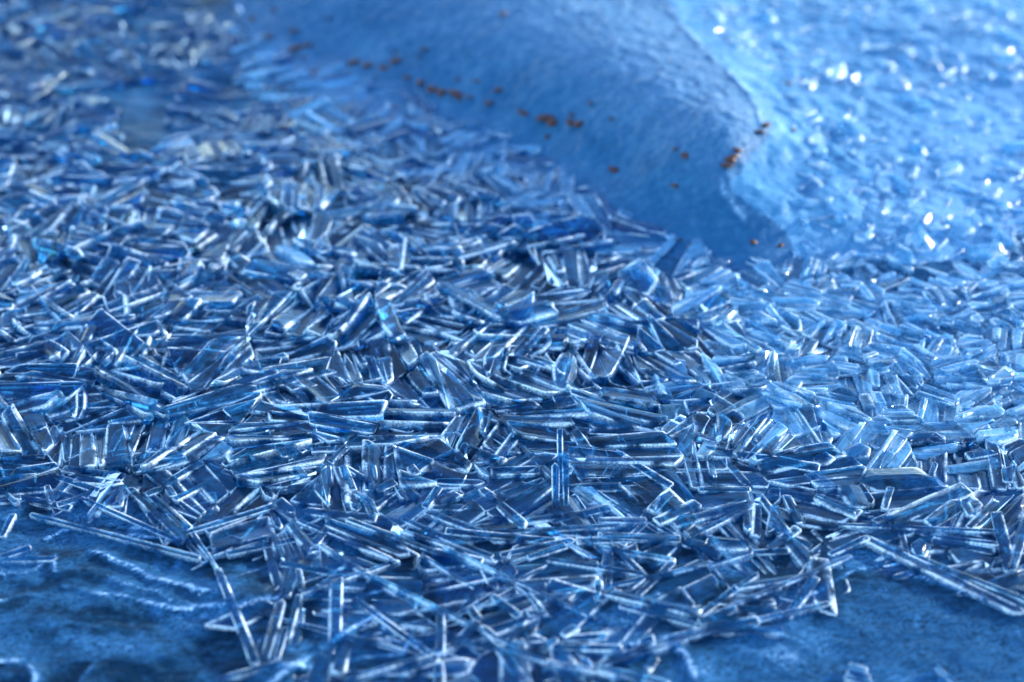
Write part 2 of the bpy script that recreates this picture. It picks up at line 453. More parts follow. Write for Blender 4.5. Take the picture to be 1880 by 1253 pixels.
# ------------------------------------------------------------------ crystals
def outline(kind, L, Wd, rr, levels):
    """a closed outline, counter-clockwise, along x"""
    h, w = L / 2, Wd / 2
    if kind == 'lath':
        c1, c2 = rr.uniform(0.04, 0.4) * w, rr.uniform(0.04, 0.5) * w
        t = rr.uniform(0.75, 1.0)
        p = [(-h, -w * t + c1), (-h + c1, -w * t), (0, -w * rr.uniform(.92, 1.05)), (h - c2, -w), (h, -w + c2 * 0.8), (h, w - c2), (h - c2 * 0.8, w), (0, w * rr.uniform(.92, 1.05)), (-h + c1, w * t), (-h, w * t - c1 * 0.9)]
    elif kind == 'chisel':
        p = [(-h, -w * 0.8), (0, -w), (h - w * 1.4, -w), (h, rr.uniform(-.5, .5) * w), (h - w * 1.2, w), (0, w), (-h, w * 0.8)]
    elif kind == 'wedge':
        p = [(-h, rr.uniform(-.3, .3) * w), (-h * 0.2, -w * 0.6), (h * 0.86, -w), (h, -w * 0.55), (h * rr.uniform(.93, 1), w * 0.5), (h * 0.8, w), (-h * 0.2, w * 0.6)]
    elif kind == 'sliver':
        p = [(-h, 0), (-h * 0.5, -w * 0.7), (h * 0.1, -w), (h * 0.8, -w * 0.6), (h, 0), (h * 0.7, w * 0.7), (0, w), (-h * 0.6, w * 0.6)]
    elif kind == 'pebble':
        k = 8
        p = [(h * math.cos(a) * rr.uniform(.8, 1.05), w * math.sin(a) * rr.uniform(.8, 1.05)) for a in np.linspace(0, 2 * math.pi, k, endpoint=False)]
    else:                                               # pane
        k = rr.choice([4, 5, 5, 6])
        a0 = rr.uniform(0, 6.28)
        p = [(h * math.cos(a0 + (i + rr.uniform(-.25, .25)) * 2 * math.pi / k), w * math.sin(a0 + (i + rr.uniform(-.25, .25)) * 2 * math.pi / k)) for i in range(k)]
    p = np.array(p)
    for lv in range(levels):                            # round the corners
        q = np.roll(p, -1, 0)
        s = 0.07 if lv == 0 and kind not in ('pebble',) else 0.22
        p = np.stack([p * (1 - s) + q * s, p * s + q * (1 - s)], 1).reshape(-1, 2)
    return p

def crystal(kind, L, Wd, T, rr, levels=1, rim=None, dome=0.0, wob=0.0, cup=None, o=None):
    """closed crystal: bevelled edges round a face that is a low roof or a shallow hollow. returns verts, faces, edge amount, smooth flag, uv"""
    if o is None: o = outline(kind, L, Wd, rr, levels)
    k = len(o)
    nx, pv = np.roll(o, -1, 0), np.roll(o, 1, 0)
    e1, e2 = o - pv, nx - o
    e1 = e1 / (np.linalg.norm(e1, axis=1, keepdims=True) + 1e-9); e2 = e2 / (np.linalg.norm(e2, axis=1, keepdims=True) + 1e-9)
    nrm = np.stack([-(e1[:, 1] + e2[:, 1]), e1[:, 0] + e2[:, 0]], -1)
    nrm /= np.linalg.norm(nrm, axis=1, keepdims=True) + 1e-9
    r0 = rim if rim else min(Wd * rr.uniform(0.13, 0.24), rr.uniform(0.0006, 0.0020))
    ang = np.arctan2(nrm[:, 1], nrm[:, 0])
    r = (r0 * (1 + 0.62 * np.cos(ang - rr.uniform(0, 6.28)) + 0.25 * np.cos(2 * ang - rr.uniform(0, 6.28))))[:, None]
    if cup is None: cup = rr.uniform(-0.10, 0.12) * Wd
    rings = [(0.20, -T, 0), (0.0, -0.60, 1), (0.08, -0.12, 1), (0.36, 0.04, 1), (1.0, 0.08, 0)]
    V, UV = [], []
    tilt = rr.uniform(-0.12, 0.12) * Wd
    for i, (d, z, _) in enumerate(rings):
        q = o + nrm * d * r
        zz = np.full(k, z) if i == 0 else z * r0 + np.zeros(k)
        if i == 4: zz = zz + cup * 0.30 + dome * 0.5
        V.append(np.column_stack([q, zz + wob * rng.normal(0, 1, k) + q[:, 0] / L * tilt]))
        UV.append(q)
    inner = V[-1]
    sh = inner.copy()                                   # spine of the face: a low roof or a shallow hollow
    f0 = rr.uniform(0.1, 0.5)
    sh[:, 1] = sh[:, 1] * f0 + rr.uniform(-.12, .12) * Wd; sh[:, 0] *= 0.9
    sh[:, 2] += dome + cup
    V.append(sh); UV.append(sh[:, :2])
    nr = len(V)
    V, UV = np.concatenate(V), np.concatenate(UV)
    UV = UV + np.array([rr.uniform(0, 9), rr.uniform(0, 9)])
    soft = rr.uniform(0.0, 0.55)
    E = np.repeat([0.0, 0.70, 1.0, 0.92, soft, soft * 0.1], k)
    F, SM = [], []
    for i in range(nr - 1):
        for j in range(k):
            a, b = i * k + j, i * k + (j + 1) % k
            F.append((a, b, b + k, a + k))
            SM.append(i in (0, 1, 2, 3))
    F.append(tuple(range(k))[::-1]); SM.append(False)
    F.append(tuple((nr - 1) * k + j for j in range(k))); SM.append(False)
    return V, F, E, SM, UV

def rot(yaw, roll, pitch):
    cy_, sy = math.cos(yaw), math.sin(yaw)
    cr, sr = math.cos(roll), math.sin(roll)
    cp_, sp = math.cos(pitch), math.sin(pitch)
    Rz = np.array([[cy_, -sy, 0], [sy, cy_, 0], [0, 0, 1]])
    Rx = np.array([[1, 0, 0], [0, cr, -sr], [0, sr, cr]])
    Ry = np.array([[cp_, 0, sp], [0, 1, 0], [-sp, 0, cp_]])
    return Rz @ Ry @ Rx

class Mass:
    def __init__(s): s.V, s.F, s.MI, s.SM, s.UV, s.n = [], [], [], [], [], 0
    def add(s, c, M, loc):
        V, F, MI, SM, UV = c
        s.V.append(V @ M.T + np.array(loc)); s.UV.append(UV)
        k = s.n
        s.F.extend([tuple(i + k for i in f) for f in F]); s.MI.append(MI); s.SM += SM
        s.n += len(V)
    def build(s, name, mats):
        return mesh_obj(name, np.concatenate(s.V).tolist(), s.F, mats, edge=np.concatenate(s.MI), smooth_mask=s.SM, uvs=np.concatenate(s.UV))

# --- bars seen one by one in the photograph: end points and width in picture pixels, laid out on the sheet
BARS = """26,788,111,776,6 72,839,106,783,14 90,862,111,830,14 116,792,122,845,8 128,841,179,815,7 204,832,224,792,12 224,830,241,781,10 280,832,298,764,18 315,826,341,764,22
213,839,500,789,6 249,845,341,837,13 245,864,341,843,8 234,841,232,866,16 9,843,94,854,10 117,860,226,875,12 57,856,179,900,8 138,879,226,886,10 106,924,226,888,6 0,830,28,913,14 0,896,30,920,7
32,907,128,930,8 85,888,94,922,10 98,898,136,911,6 28,892,85,888,6 222,890,213,928,16 232,896,224,939,8 151,913,332,988,7 239,894,337,984,14 277,907,345,969,12 268,907,298,894,7 296,896,307,924,8
307,890,317,909,12 303,888,373,847,10 320,918,394,877,8 337,984,375,1024,7 332,975,500,925,7 0,1016,55,999,6 0,1023,104,1019,6 2,979,23,941,9 380,822,499,790,8 401,822,495,798,6 412,856,499,803,7
506,809,529,839,14 480,773,501,792,6 518,790,604,820,8 516,800,559,828,7 625,813,672,779,12 672,781,683,807,9 685,773,723,811,12 700,835,778,792,14 702,777,755,792,8 572,826,623,822,8 606,845,636,818,9
636,815,683,812,8 683,813,693,839,14 461,837,495,854,9 529,845,559,881,16 563,879,595,852,8 595,860,599,930,10 380,847,408,860,7 410,864,472,886,8 482,886,501,913,14 602,854,604,894,9 616,854,636,898,10
629,854,646,896,13 636,854,683,884,7 676,881,678,898,14 676,847,681,877,9 685,852,687,879,9 704,852,719,875,10 600,898,606,930,9 631,903,642,937,10 644,905,657,937,12 653,903,687,922,7 678,922,687,943,14
691,896,725,881,9 725,881,746,913,10 734,879,764,909,12 734,873,800,877,7 510,915,538,943,16 380,971,495,924,9 495,924,514,967,10 380,1011,495,977,9 504,928,544,950,8 546,950,593,969,8 563,935,689,948,9
642,952,900,1040,8 740,973,910,1024,9 740,948,900,1016,9 533,956,576,1007,15 516,971,540,1027,14 527,967,557,1027,10 486,984,512,1075,13 501,973,518,1022,12 576,994,593,971,12 602,956,751,1010,13
597,971,730,1026,8 589,998,780,1115,10 774,918,793,879,14 778,924,806,888,10 802,879,889,881,8 753,867,783,847,10 783,847,806,871,9 872,845,896,871,10 840,841,855,813,8 859,820,923,845,18 772,798,870,780,9
759,818,808,798,10 868,771,927,809,9 955,811,1023,879,9 1055,786,1085,832,14 925,907,1002,879,12 902,860,989,858,12 1042,892,1140,886,9 1047,847,1115,845,8 1111,873,1130,845,11 1123,875,1138,852,8
962,954,1034,943,8 1012,950,1119,928,9 917,922,966,967,14 885,892,910,913,12 783,933,887,973,12 787,926,864,924,12 808,918,842,901,12 821,973,1017,992,7 889,975,1140,965,7 1025,975,1140,979,8 1060,990,1200,984,9
921,1016,1055,990,7 970,1023,1038,1000,8 1008,1027,1185,1052,8 774,1019,897,1091,9 797,1010,885,1027,8 887,1036,910,1081,13 925,1025,946,1057,11 810,1144,1002,1038,9 904,1095,953,1130,9 957,1072,1004,1134,8
997,1072,995,1106,10 1008,1072,1097,1100,14 1100,1066,1100,1102,13 1117,1015,1114,1038,14 1119,1047,1117,1078,8 863,1117,880,1140,11 821,1195,878,1144,11 931,1187,963,1134,11 887,1149,921,1185,13 808,1123,808,1200,12
806,1217,806,1262,14 740,1234,802,1212,7 914,1191,961,1256,13 927,1193,1006,1217,9 1006,1217,1140,1240,9 850,1180,917,1195,7 946,1180,1025,1176,8 991,1200,1021,1176,10 1034,1170,1059,1153,12 1038,1174,1112,1170,8
1014,1189,1140,1191,9 1100,1221,1200,1180,8 401,1044,471,1217,13 486,1206,516,1096,15 508,1206,523,1149,9 527,1166,548,1091,10 516,1091,529,1040,8 525,1089,540,1044,12 548,1040,554,1078,9 614,1172,616,1061,18
516,1030,642,1051,7 557,1083,674,1044,7 674,1044,731,1023,6 561,1030,576,1010,14 576,1036,584,1015,10 595,1034,593,1002,10 652,1098,800,1205,9 400,1245,516,1213,7 1111,1083,1283,1127,14 1140,1110,1277,1147,7
1277,1136,1353,1078,9 1353,1078,1494,1053,10 1334,1106,1430,1078,8 1285,1142,1351,1115,9 1240,1168,1391,1138,10 1445,1130,1498,1059,13 1172,1091,1236,1030,8 1151,1083,1185,1057,10 1128,1000,1183,1053,8
1228,1044,1306,1025,16 1255,987,1323,1015,13 1290,990,1375,1003,22 1100,1002,1238,1025,8 1302,1036,1383,1010,6 1383,1010,1449,1008,6 1353,1076,1394,1049,9 1100,1227,1230,1256,9 1102,1223,1187,1187,8
1525,1016,1593,986,10 1593,986,1880,1120,12 1597,980,1880,1100,5 1544,958,1827,973,6 1829,943,1855,1045,16 1857,1045,1885,950,14 1655,967,1665,1016,10 1633,956,1774,898,22 1706,960,1768,918,20 1772,918,1789,947,16
1780,964,1829,918,10 1606,956,1695,926,12 1623,935,1635,896,10 1578,890,1601,926,10 1497,909,1576,943,14 1489,867,1525,898,18 1699,900,1718,849,7 1742,862,1834,847,12 1716,982,1831,998,8 1712,992,1825,1011,7
1480,762,1520,785,12 1234,837,1262,805,16 1258,809,1281,896,16 1285,813,1302,892,20 1302,837,1311,879,10 1324,837,1370,890,10 1283,898,1377,896,7 1145,839,1230,892,9 1196,939,1232,901,14 1206,956,1281,922,16
1241,960,1377,918,13 1266,982,1375,930,9 1373,922,1375,973,12 1396,907,1445,975,10 1390,924,1388,979,13 1415,1001,1466,965,12 1445,907,1471,956,13 1100,952,1187,952,9 1143,997,1187,954,8 1100,979,1247,986,9
1196,956,1247,986,8 1292,826,1500,862,9 1354,824,1373,788,18 1373,790,1405,828,18 1409,828,1430,794,16 1379,779,1413,815,18 1245,786,1336,815,10 1100,884,1202,879,10 285,828,305,695,24 328,690,354,754,12
317,821,343,735,14 253,475,257,556,9 265,475,328,523,13 302,631,358,534,11 283,638,298,560,12 116,676,175,579,14 130,538,145,489,7 354,508,604,478,9 395,538,522,538,12 384,575,537,586,9 328,642,451,624,9
298,638,552,601,10 619,638,686,601,9 686,601,693,646,9 376,746,611,683,10 429,690,559,685,10 127,746,298,741,9 0,750,142,706,10 373,746,455,653,12 373,720,417,657,10 231,694,265,735,11 123,750,171,698,12 1718,1215,1765,1258,7 1560,1215,1592,1226,5 1556,1228,1598,1240,5 1552,1240,1602,1252,5 404,1046,330,940,6 470,1120,760,1200,6 690,1060,1000,1215,7 1040,1090,1290,1040,6 1180,1190,1520,1105,6 640,1250,930,1150,7 1000,1250,1260,1180,6 60,940,360,1020,5 1320,1120,1560,1020,6 820,1010,1090,1130,6 420,1010,640,960,6"""
BARS = [tuple(float(v) for v in s.split(',')) for s in BARS.split()]
# upright prisms frozen on end: foot and head pixels, width
PANES = [[(382, 972), (494, 935), (506, 968), (386, 1002)], [(527, 913), (591, 862), (593, 920)], [(542, 841), (568, 831), (597, 847), (568, 864)], [(529, 779), (561, 771), (632, 792), (604, 801)],
         [(1172, 1168), (1200, 1160), (1206, 1180), (1170, 1184)], [(965, 1118), (990, 1112), (994, 1128), (972, 1132)], [(1545, 822), (1574, 808), (1600, 822), (1596, 838), (1556, 838)],
         [(1700, 806), (1716, 794), (1736, 800), (1738, 812), (1712, 814)], [(1746, 812), (1760, 798), (1778, 804), (1774, 818)], [(1536, 890), (1578, 886), (1600, 926), (1560, 930)],
         [(1492, 838), (1516, 830), (1536, 842), (1520, 852), (1498, 852)], [(1770, 826), (1800, 818), (1836, 832), (1780, 840)], [(1838, 858), (1868, 850), (1862, 884), (1842, 880)],
         [(1672, 992), (1690, 980), (1712, 992), (1704, 1012), (1680, 1012)], [(1412, 935), (1430, 920), (1448, 972), (1404, 975)], [(745, 852), (760, 845), (774, 862), (752, 870)]]

heroes = []
def place_hero(x, y, L, Wd, yaw, kind, T, rr, lift, roll=0.0, pitch=0.0, name='ice_crystal', levels=1, rim=None, far=False, cup=None, o=None):
    c = crystal(kind, L, Wd, T, rr, levels, rim=rim, wob=0.00003, cup=cup, o=o)
    V = c[0] @ rot(0, roll, pitch).T
    o = mesh_obj(name, V.tolist(), c[1], [MAT_FROSTY_LIT] if far else [MAT_CLEAR], edge=c[2], smooth_mask=c[3], uvs=c[4])
    o.location = (x, y, float(ground_h(x, y, False)) + lift)
    o.rotation_euler = (0, 0, yaw)
    px, py = pix(x, y)
    heroes.append(dict(o=o, px=float(px), py=float(py), L=L, W=Wd, yaw=yaw, kind=kind, far=far))
    return o

rr = random.Random(5)
seg_list = []
for i, (x1, y1, x2, y2, w) in enumerate(BARS):
    lift = 0.0014 + 0.0010 * rr.random()
    a, b = np.array(P(x1, y1, lift)), np.array(P(x2, y2, lift))
    d = b - a
    L = float(np.hypot(*d))
    yaw = math.atan2(d[1], d[0])
    mid = (a + b) / 2
    nrm = np.array([-d[1], d[0]]) / L
    pa, pb = pix(*(mid + nrm * 0.0005)), pix(*(mid - nrm * 0.0005))
    ppm = math.hypot(pa[0] - pb[0], pa[1] - pb[1]) / 0.001
    Wd = min(max(w * 1.5 / ppm, 0.0020), 0.013)
    kind = rr.choice(['lath', 'lath', 'chisel', 'sliver' if L > 10 * Wd else 'lath'])
    seg_list.append((a, b, Wd))
    mr = x1 > 1480 and y1 < 880
    place_hero(mid[0], mid[1], L * 1.04, Wd, yaw, kind, 0.006, rr, lift, cup=rr.choice([0.16, 0.10, -0.12, 0.02]) * Wd, roll=rr.uniform(-0.35, 0.35), pitch=rr.uniform(-0.03, 0.03), far=mr)
for poly in PANES:
    pts = np.array([P(*p, 0.003) for p in poly])
    c0 = pts.mean(0)
    e = max(range(len(pts)), key=lambda k: np.hypot(*(pts[k] - pts[k - 1])))
    d = pts[e] - pts[e - 1]
    yaw = math.atan2(d[1], d[0])
    M = np.array([[math.cos(yaw), math.sin(yaw)], [-math.sin(yaw), math.cos(yaw)]])
    q = (pts - c0) @ M.T
    L, Wd = np.ptp(q[:, 0]), np.ptp(q[:, 1])
    if np.sum(q[:, 0] * np.roll(q[:, 1], -1) - np.roll(q[:, 0], -1) * q[:, 1]) < 0: q = q[::-1]
    for lv in range(2):
        qq = np.roll(q, -1, 0)
        sh_ = 0.08 if lv == 0 else 0.22
        q = np.stack([q * (1 - sh_) + qq * sh_, q * sh_ + qq * (1 - sh_)], 1).reshape(-1, 2)
    place_hero(c0[0], c0[1], L, Wd, yaw, 'pane', 0.004, rr, 0.0022, name='ice_plate', rim=0.0009, roll=rr.uniform(-.1, .1), o=q)
# the cluster of upright prisms standing out of the dark hollow right of the centre
for (fx, fy, hx, hy, w, k) in ((1022, 938, 1018, 880, 13, 'chisel'), (1036, 930, 1042, 822, 11, 'chisel'), (1026, 905, 1031, 785, 10, 'lath')):
    a = np.array(P(fx, fy)); hgt = 0.016 if fy > 920 else 0.022
    Lp = hgt * 1.1
    s = math.hypot(a[1], CAM_H) / FPX
    place_hero(a[0] + (hx - fx) * s * 0.5, a[1] + 0.003 + 0.5 * max(0.004, ((fy - hy) * s - hgt * 0.8)), math.hypot(hgt, max(0.004, ((fy - hy) * s - hgt * 0.8)) * 1.6), w * s * 1.1, R(90), k, 0.0022, rr, hgt * 0.5, pitch=-R(42), name='ice_prism', rim=0.0006)

# --- everything else that grew out of the sheet
def seg_clear(x, y, pad):
    for a, b, w in seg_list:
        d = b - a
        t = min(1, max(0, ((x - a[0]) * d[0] + (y - a[1]) * d[1]) / (d @ d)))
        if math.hypot(x - a[0] - t * d[0], y - a[1] - t * d[1]) < pad + w * 0.5: return False
    return True

cands = []
rr = random.Random(21)
def zone_of(px, py):
    if inpoly(MOUND, px, py): return None
    if inpoly(SMOOTH_L, px, py) or inpoly(SMOOTH_R, px, py) or inpoly(POOL, px, py): return None
    if px > 1240 and py < 520 and (py < 470 or px > 1500) and not (py > 430 and px < 1560 + (py - 430)): 
        return 'slope' if px > (1275 + py * 0.78 if py < 230 else 1465) or py > 430 else None
    if px > 1150 + max(0, (820 - py)) * 0.25 and py < 800 + (px - 1500) * 0.1: return 'right'
    if py > 960: return 'front'
    if py > 760: return 'fore'
    if py < 330 and px < 950 - (330 - py) * 0.6: return 'back'
    return 'mid'
ntry = 0
while ntry < 2300:
    ntry += 1
    px, py = rr.uniform(-90, 1970), rr.uniform(-60, 1280) 
    y0 = P(px, py)[1]
    if rr.random() > (y0 / 1.0) ** 1.1 + 0.12: continue       # even over the ground, not over the picture
    z = zone_of(px, py)
    if z is None or (z != 'slope' and inpoly(MOUND, px + 12, py - 45)): continue
    dens = dict(slope=0.7, right=1.0, front=0.75, fore=1.0, back=0.6, mid=0.8)[z]
    if rr.random() > dens: continue
    if z != 'slope' and rr.random() < (0.8 if z in ('front', 'fore') else 0.6): continue
    gx, gy, bz = hit(px, py)
    cy_ = float(fbm(np.array(gx * 14), np.array(gy * 14), 2, 91)) * 9
    yaw0 = cy_ + rr.gauss(0, 0.7)
    nb = rr.choice([1, 2, 3, 4, 5]) if z in ('mid', 'fore') else rr.choice([1, 2, 3]) if z in ('right', 'back') else rr.choice([1, 1, 2])
    side = rr.choice([-1, 1])
    roll0 = rr.gauss(side * 0.4, 0.3)
    for k in range(nb):
        if z == 'slope':
            L, Wd, T = rr.uniform(.010, .032), rr.uniform(.006, .015), .007
            kind = rr.choice(['pebble', 'pebble', 'pane', 'sliver'])
            roll, lift, sp = rr.gauss(0, .2), rr.uniform(-.001, .0025), .014
        elif z == 'right':
            far = sstep(1200, 1750, px)
            L = rr.uniform(.014, .032) * (1 - .5 * far); Wd = rr.uniform(.005, .011) * (1 - .5 * far); T = .004
            kind = rr.choice(['pebble', 'sliver', 'lath', 'wedge', 'pane', 'wedge'])
            roll, lift, sp = rr.gauss(0, .3), rr.uniform(0, .003) * (1 - .6 * far), Wd * 1.1
        elif z == 'front':
            L, Wd, T = rr.uniform(.010, .03), rr.uniform(.002, .006), .004
            kind = rr.choice(['lath', 'sliver', 'chisel', 'pane', 'pane', 'pane'])
            if kind == 'pane': Wd *= 3
            roll, lift, sp = rr.gauss(0, .12), rr.uniform(-.0005, .0008), Wd * 1.6
        elif z == 'fore':
            L, Wd, T = rr.uniform(.010, .03), rr.uniform(.003, .009), .004
            kind = rr.choice(['lath', 'wedge', 'chisel', 'pane', 'pane', 'pane', 'wedge', 'sliver'])
            if kind == 'pane': Wd *= 1.7; L *= .8
            roll, lift, sp = roll0 * .6 + rr.gauss(0, .1), rr.uniform(-.0012, .0006), Wd * 1.0
        elif z == 'back':
            L, Wd, T = rr.uniform(.016, .04), rr.uniform(.0028, .007), .003
            kind = rr.choice(['lath', 'lath', 'wedge', 'sliver', 'chisel'])
            roll, lift, sp = roll0 + rr.gauss(0, .15), rr.uniform(-.001, .003), Wd * .85
        else:
            ez = float(sstep(820, 620, py)); L, Wd, T = rr.uniform(.014, .030 + .016 * ez), rr.uniform(.005, .010 + .005 * ez), .0032
            kind = rr.choice(['lath', 'lath', 'wedge', 'sliver', 'chisel', 'pane'])
            if kind == 'pane': Wd *= 1.5; L *= .8
            roll, lift, sp = roll0 * (0.7 + .5 * ez) + rr.gauss(0, .12), rr.uniform(-.0005, .001 + .005 * ez), Wd * .75
        off = (k - nb / 2) * sp
        x = gx - math.sin(yaw0) * off + math.cos(yaw0) * rr.gauss(0, L * .12)
        y = gy + math.cos(yaw0) * off + math.sin(yaw0) * rr.gauss(0, L * .12)
        cands.append((z, kind, x, y, L, Wd, T, yaw0 + rr.gauss(0, .06), roll, rr.gauss(0, .07), lift))


def clip(poly, n, c):
    """keep the part of a convex polygon where n.p <= c"""
    out = []
    k = len(poly)
    for i in range(k):
        p, q = poly[i], poly[(i + 1) % k]
        dp, dq = n[0] * p[0] + n[1] * p[1] - c, n[0] * q[0] + n[1] * q[1] - c
        if dp <= 0: out.append(p)
        if (dp < 0) != (dq < 0) and dp != dq:
            t = dp / (dp - dq)
            out.append((p[0] + t * (q[0] - p[0]), p[1] + t * (q[1] - p[1])))
    return out
def slices(poly, th, wmin, wmax, skew):
    """cut a convex polygon into strips across direction th; each cut swings a little"""
    out, rest = [], poly
    n = (-math.sin(th), math.cos(th))
    v = [n[0] * p[0] + n[1] * p[1] for p in poly]
    c, hi = min(v), max(v)
    cen = (sum(p[0] for p in poly) / len(poly), sum(p[1] for p in poly) / len(poly))
    while len(rest) >= 3:
        c += rr.uniform(wmin, wmax)
        if c > hi - wmin * 0.5:
            out.append(rest); break
        a_ = th + rr.gauss(0, skew)
        m = (-math.sin(a_), math.cos(a_))
        along = (math.cos(th), math.sin(th))
        base = (along[0] * (cen[0] * along[0] + cen[1] * along[1]) + n[0] * c, along[1] * (cen[0] * along[0] + cen[1] * along[1]) + n[1] * c)
        cc = m[0] * base[0] + m[1] * base[1]
        piece = clip(rest, m, cc)
        rest = clip(rest, (-m[0], -m[1]), -cc)
        if len(piece) >= 3: out.append(piece)
    return out
def area(p): return 0.5 * sum(p[i][0] * p[(i + 1) % len(p)][1] - p[(i + 1) % len(p)][0] * p[i][1] for i in range(len(p)))

# grain seeds, closer together where the grains are finer
seeds = []
for _ in range(9000):
    y = 0.30 + 0.80 * rr.random(); x = rr.uniform(-1, 1) * (0.05 + 0.40 * y)
    px, py = pix(x, y)
    f = float(sstep(1080, 1600, px) * sstep(920, 700, py))
    d = 0.026 * (1 - 0.58 * f) * (0.8 + 0.4 * rr.random())
    if all((x - a) ** 2 + (y - b) ** 2 > min(d, e) ** 2 for a, b, e in seeds): seeds.append((x, y, d))
S = np.array(seeds)
bed = []
for i, (x, y, d) in enumerate(seeds):
    px, py = pix(x, y)
    poly = [(x - .08, y - .08), (x + .08, y - .08), (x + .08, y + .08), (x - .08, y + .08)]
    dist = np.hypot(S[:, 0] - x, S[:, 1] - y)
    for j in np.argsort(dist)[1:22]:
        nn = (S[j, 0] - x, S[j, 1] - y)
        poly = clip(poly, nn, nn[0] * (x + S[j, 0]) / 2 + nn[1] * (y + S[j, 1]) / 2)
    if len(poly) < 3: continue
    th = rr.uniform(0, math.pi)
    f = float(sstep(1080, 1600, px) * sstep(920, 700, py))
    near = float(sstep(720, 960, py))
    wmin, wmax = .0028 * (1 - .35 * f), .0080 * (1 - .48 * f)
    if near > .5 and rr.random() < .3: wmin, wmax = .007, .014
    tilt0 = rr.gauss(0, .32) * (1 - .65 * near) * (1 - .45 * f)
    grain_h = rr.uniform(.0010, .0042) * (1 - .85 * near) * (1 - .55 * f)
    skew = rr.choice([.05, .10, .22])
    for st in slices(poly, th, wmin, wmax, skew):
        for pc in (slices(st, th + math.pi / 2 + rr.gauss(0, .5), d * .55, d * 1.3, .25) if rr.random() < .7 else [st]):
            if len(pc) < 3 or abs(area(pc)) < 5e-6: continue
            bed.append((pc, th, tilt0, grain_h, near, f))
print('bed pieces', len(bed))
masses = {'near': Mass(), 'far': Mass()}
cnt = 0
cens = np.array([np.mean(b_[0], 0) for b_ in bed])
HB = ground_h(cens[:, 0], cens[:, 1], False)
BM = base_h(cens[:, 0], cens[:, 1])
def shown(pc, c0):
    a = [pix(p[0], p[1]) for p in pc]
    xs, ys = [float(q[0]) for q in a], [float(q[1]) for q in a]
    if min(xs) < 5 or max(xs) > 1875 or min(ys) < 60 or max(ys) > 1250: return 0
    return abs(area(list(zip(xs, ys))))
big = sorted(range(len(bed)), key=lambda i: -shown(bed[i][0], cens[i]))
big = set(big[:420])
plates = 0
for bi, ((pc, th, tilt0, gh, near, f), c0, h, bm) in enumerate(zip(bed, cens, HB, BM)):
    px, py = pix(c0[0], c0[1], h)
    px2, py2 = px + rr.gauss(0, 9), py + rr.gauss(0, 7)
    z = zone_of(px2, py2)
    if z is None and inpoly(MOUND, px2, py2) and bm < 0.0035 and rr.random() < .85: z = 'mid'
    if z is None or (z == 'slope' and rr.random() < .25): continue
    q = np.array(pc) - c0
    M = np.array([[math.cos(th), math.sin(th)], [-math.sin(th), math.cos(th)]])
    q = q @ M.T
    if np.sum(q[:, 0] * np.roll(q[:, 1], -1) - np.roll(q[:, 0], -1) * q[:, 1]) < 0: q = q[::-1]
    L, Wd = np.ptp(q[:, 0]), np.ptp(q[:, 1])
    if min(L, Wd) < 0.0016: continue
    sc = 1 + rr.uniform(-.03, .12) * (1 - near)
    q = q * sc
    qq = np.roll(q, -1, 0)
    q = np.stack([q * .92 + qq * .08, q * .08 + qq * .92], 1).reshape(-1, 2)
    if f > 0.25 or z == 'slope':
        qq = np.roll(q, -1, 0)
        q = np.stack([q * .78 + qq * .22, q * .22 + qq * .78], 1).reshape(-1, 2)
    sink = -0.0055 * float(sstep(0.0003, 0.007, bm))
    near_mound = inpoly(MOUND, px + 12, py - 34) or inpoly(MOUND, px + 25, py - 60)
    fade = (1 - float(sstep(0.0, 0.006, bm))) * (0.25 if near_mound else 1.0); tilt0 *= .3 + .7 * fade; gh *= fade
    if z == 'slope': sink = -0.0012; gh *= .3; tilt0 *= 1.5
    if py < 330 and px < 900 and z != 'slope':
        bk = float(sstep(330, 200, py))
        if rr.random() < .12 * bk: continue
        gh *= 1 - .7 * bk; tilt0 *= 1 - .4 * bk; sink -= .0004 * bk
    lift = gh + .0002 * near + rr.uniform(-.0006, .0006 + .0016 * (1 - near)) + sink
    cr = crystal('pane', L, Wd, .0045, rr, o=q, wob=0.00004)
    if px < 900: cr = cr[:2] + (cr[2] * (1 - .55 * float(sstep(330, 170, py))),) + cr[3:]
    far = z == 'slope' or (near_mound and rr.random() < .75) or f > 0.35 + rr.gauss(0, .15)
    roll, pitch = tilt0 + rr.gauss(0, .10 * (1 - .5 * near)), rr.gauss(0, .09 * (1 - .6 * near))
    if bi in big and plates < 290:
        plates += 1
        V = cr[0] @ rot(0, roll, pitch).T
        o = mesh_obj('ice_plate', V.tolist(), cr[1], [MAT_FROSTY_LIT] if far else [MAT_CLEAR], edge=cr[2], smooth_mask=cr[3], uvs=cr[4])
        o.location = (c0[0], c0[1], h + lift); o.rotation_euler = (0, 0, th)
        heroes.append(dict(o=o, px=float(px), py=float(py), L=L, W=Wd, yaw=th, kind='plate', far=far))
    else:
        masses['far' if far else 'near'].add(cr, rot(th, roll, pitch), (c0[0], c0[1], h + lift))
    cnt += 1
H = ground_h(np.array([c[2] for c in cands]), np.array([c[3] for c in cands]), False)
for c, h in zip(cands, H):
    z, kind, x, y, L, Wd, T, yaw, roll, pitch, lift = c
    if z in ('front', 'fore') and kind != 'pane' and not seg_clear(x, y, 0.0015 if z == 'fore' else 0.003): continue
    px, py = pix(x, y, h)
    if zone_of(px, py) is None: continue
    if kind == 'pane' and z in ('front', 'fore'): lift -= 0.0004
    milky = z in ('slope', 'right')
    lv = 1
    cr = crystal(kind, L, Wd, T, rr, lv, dome=Wd * 0.12 if kind == 'pebble' else 0.0)
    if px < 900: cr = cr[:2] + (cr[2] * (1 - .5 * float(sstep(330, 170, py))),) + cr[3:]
    masses['far' if milky else 'near'].add(cr, rot(yaw, roll, pitch), (x, y, h + lift))
    cnt += 1
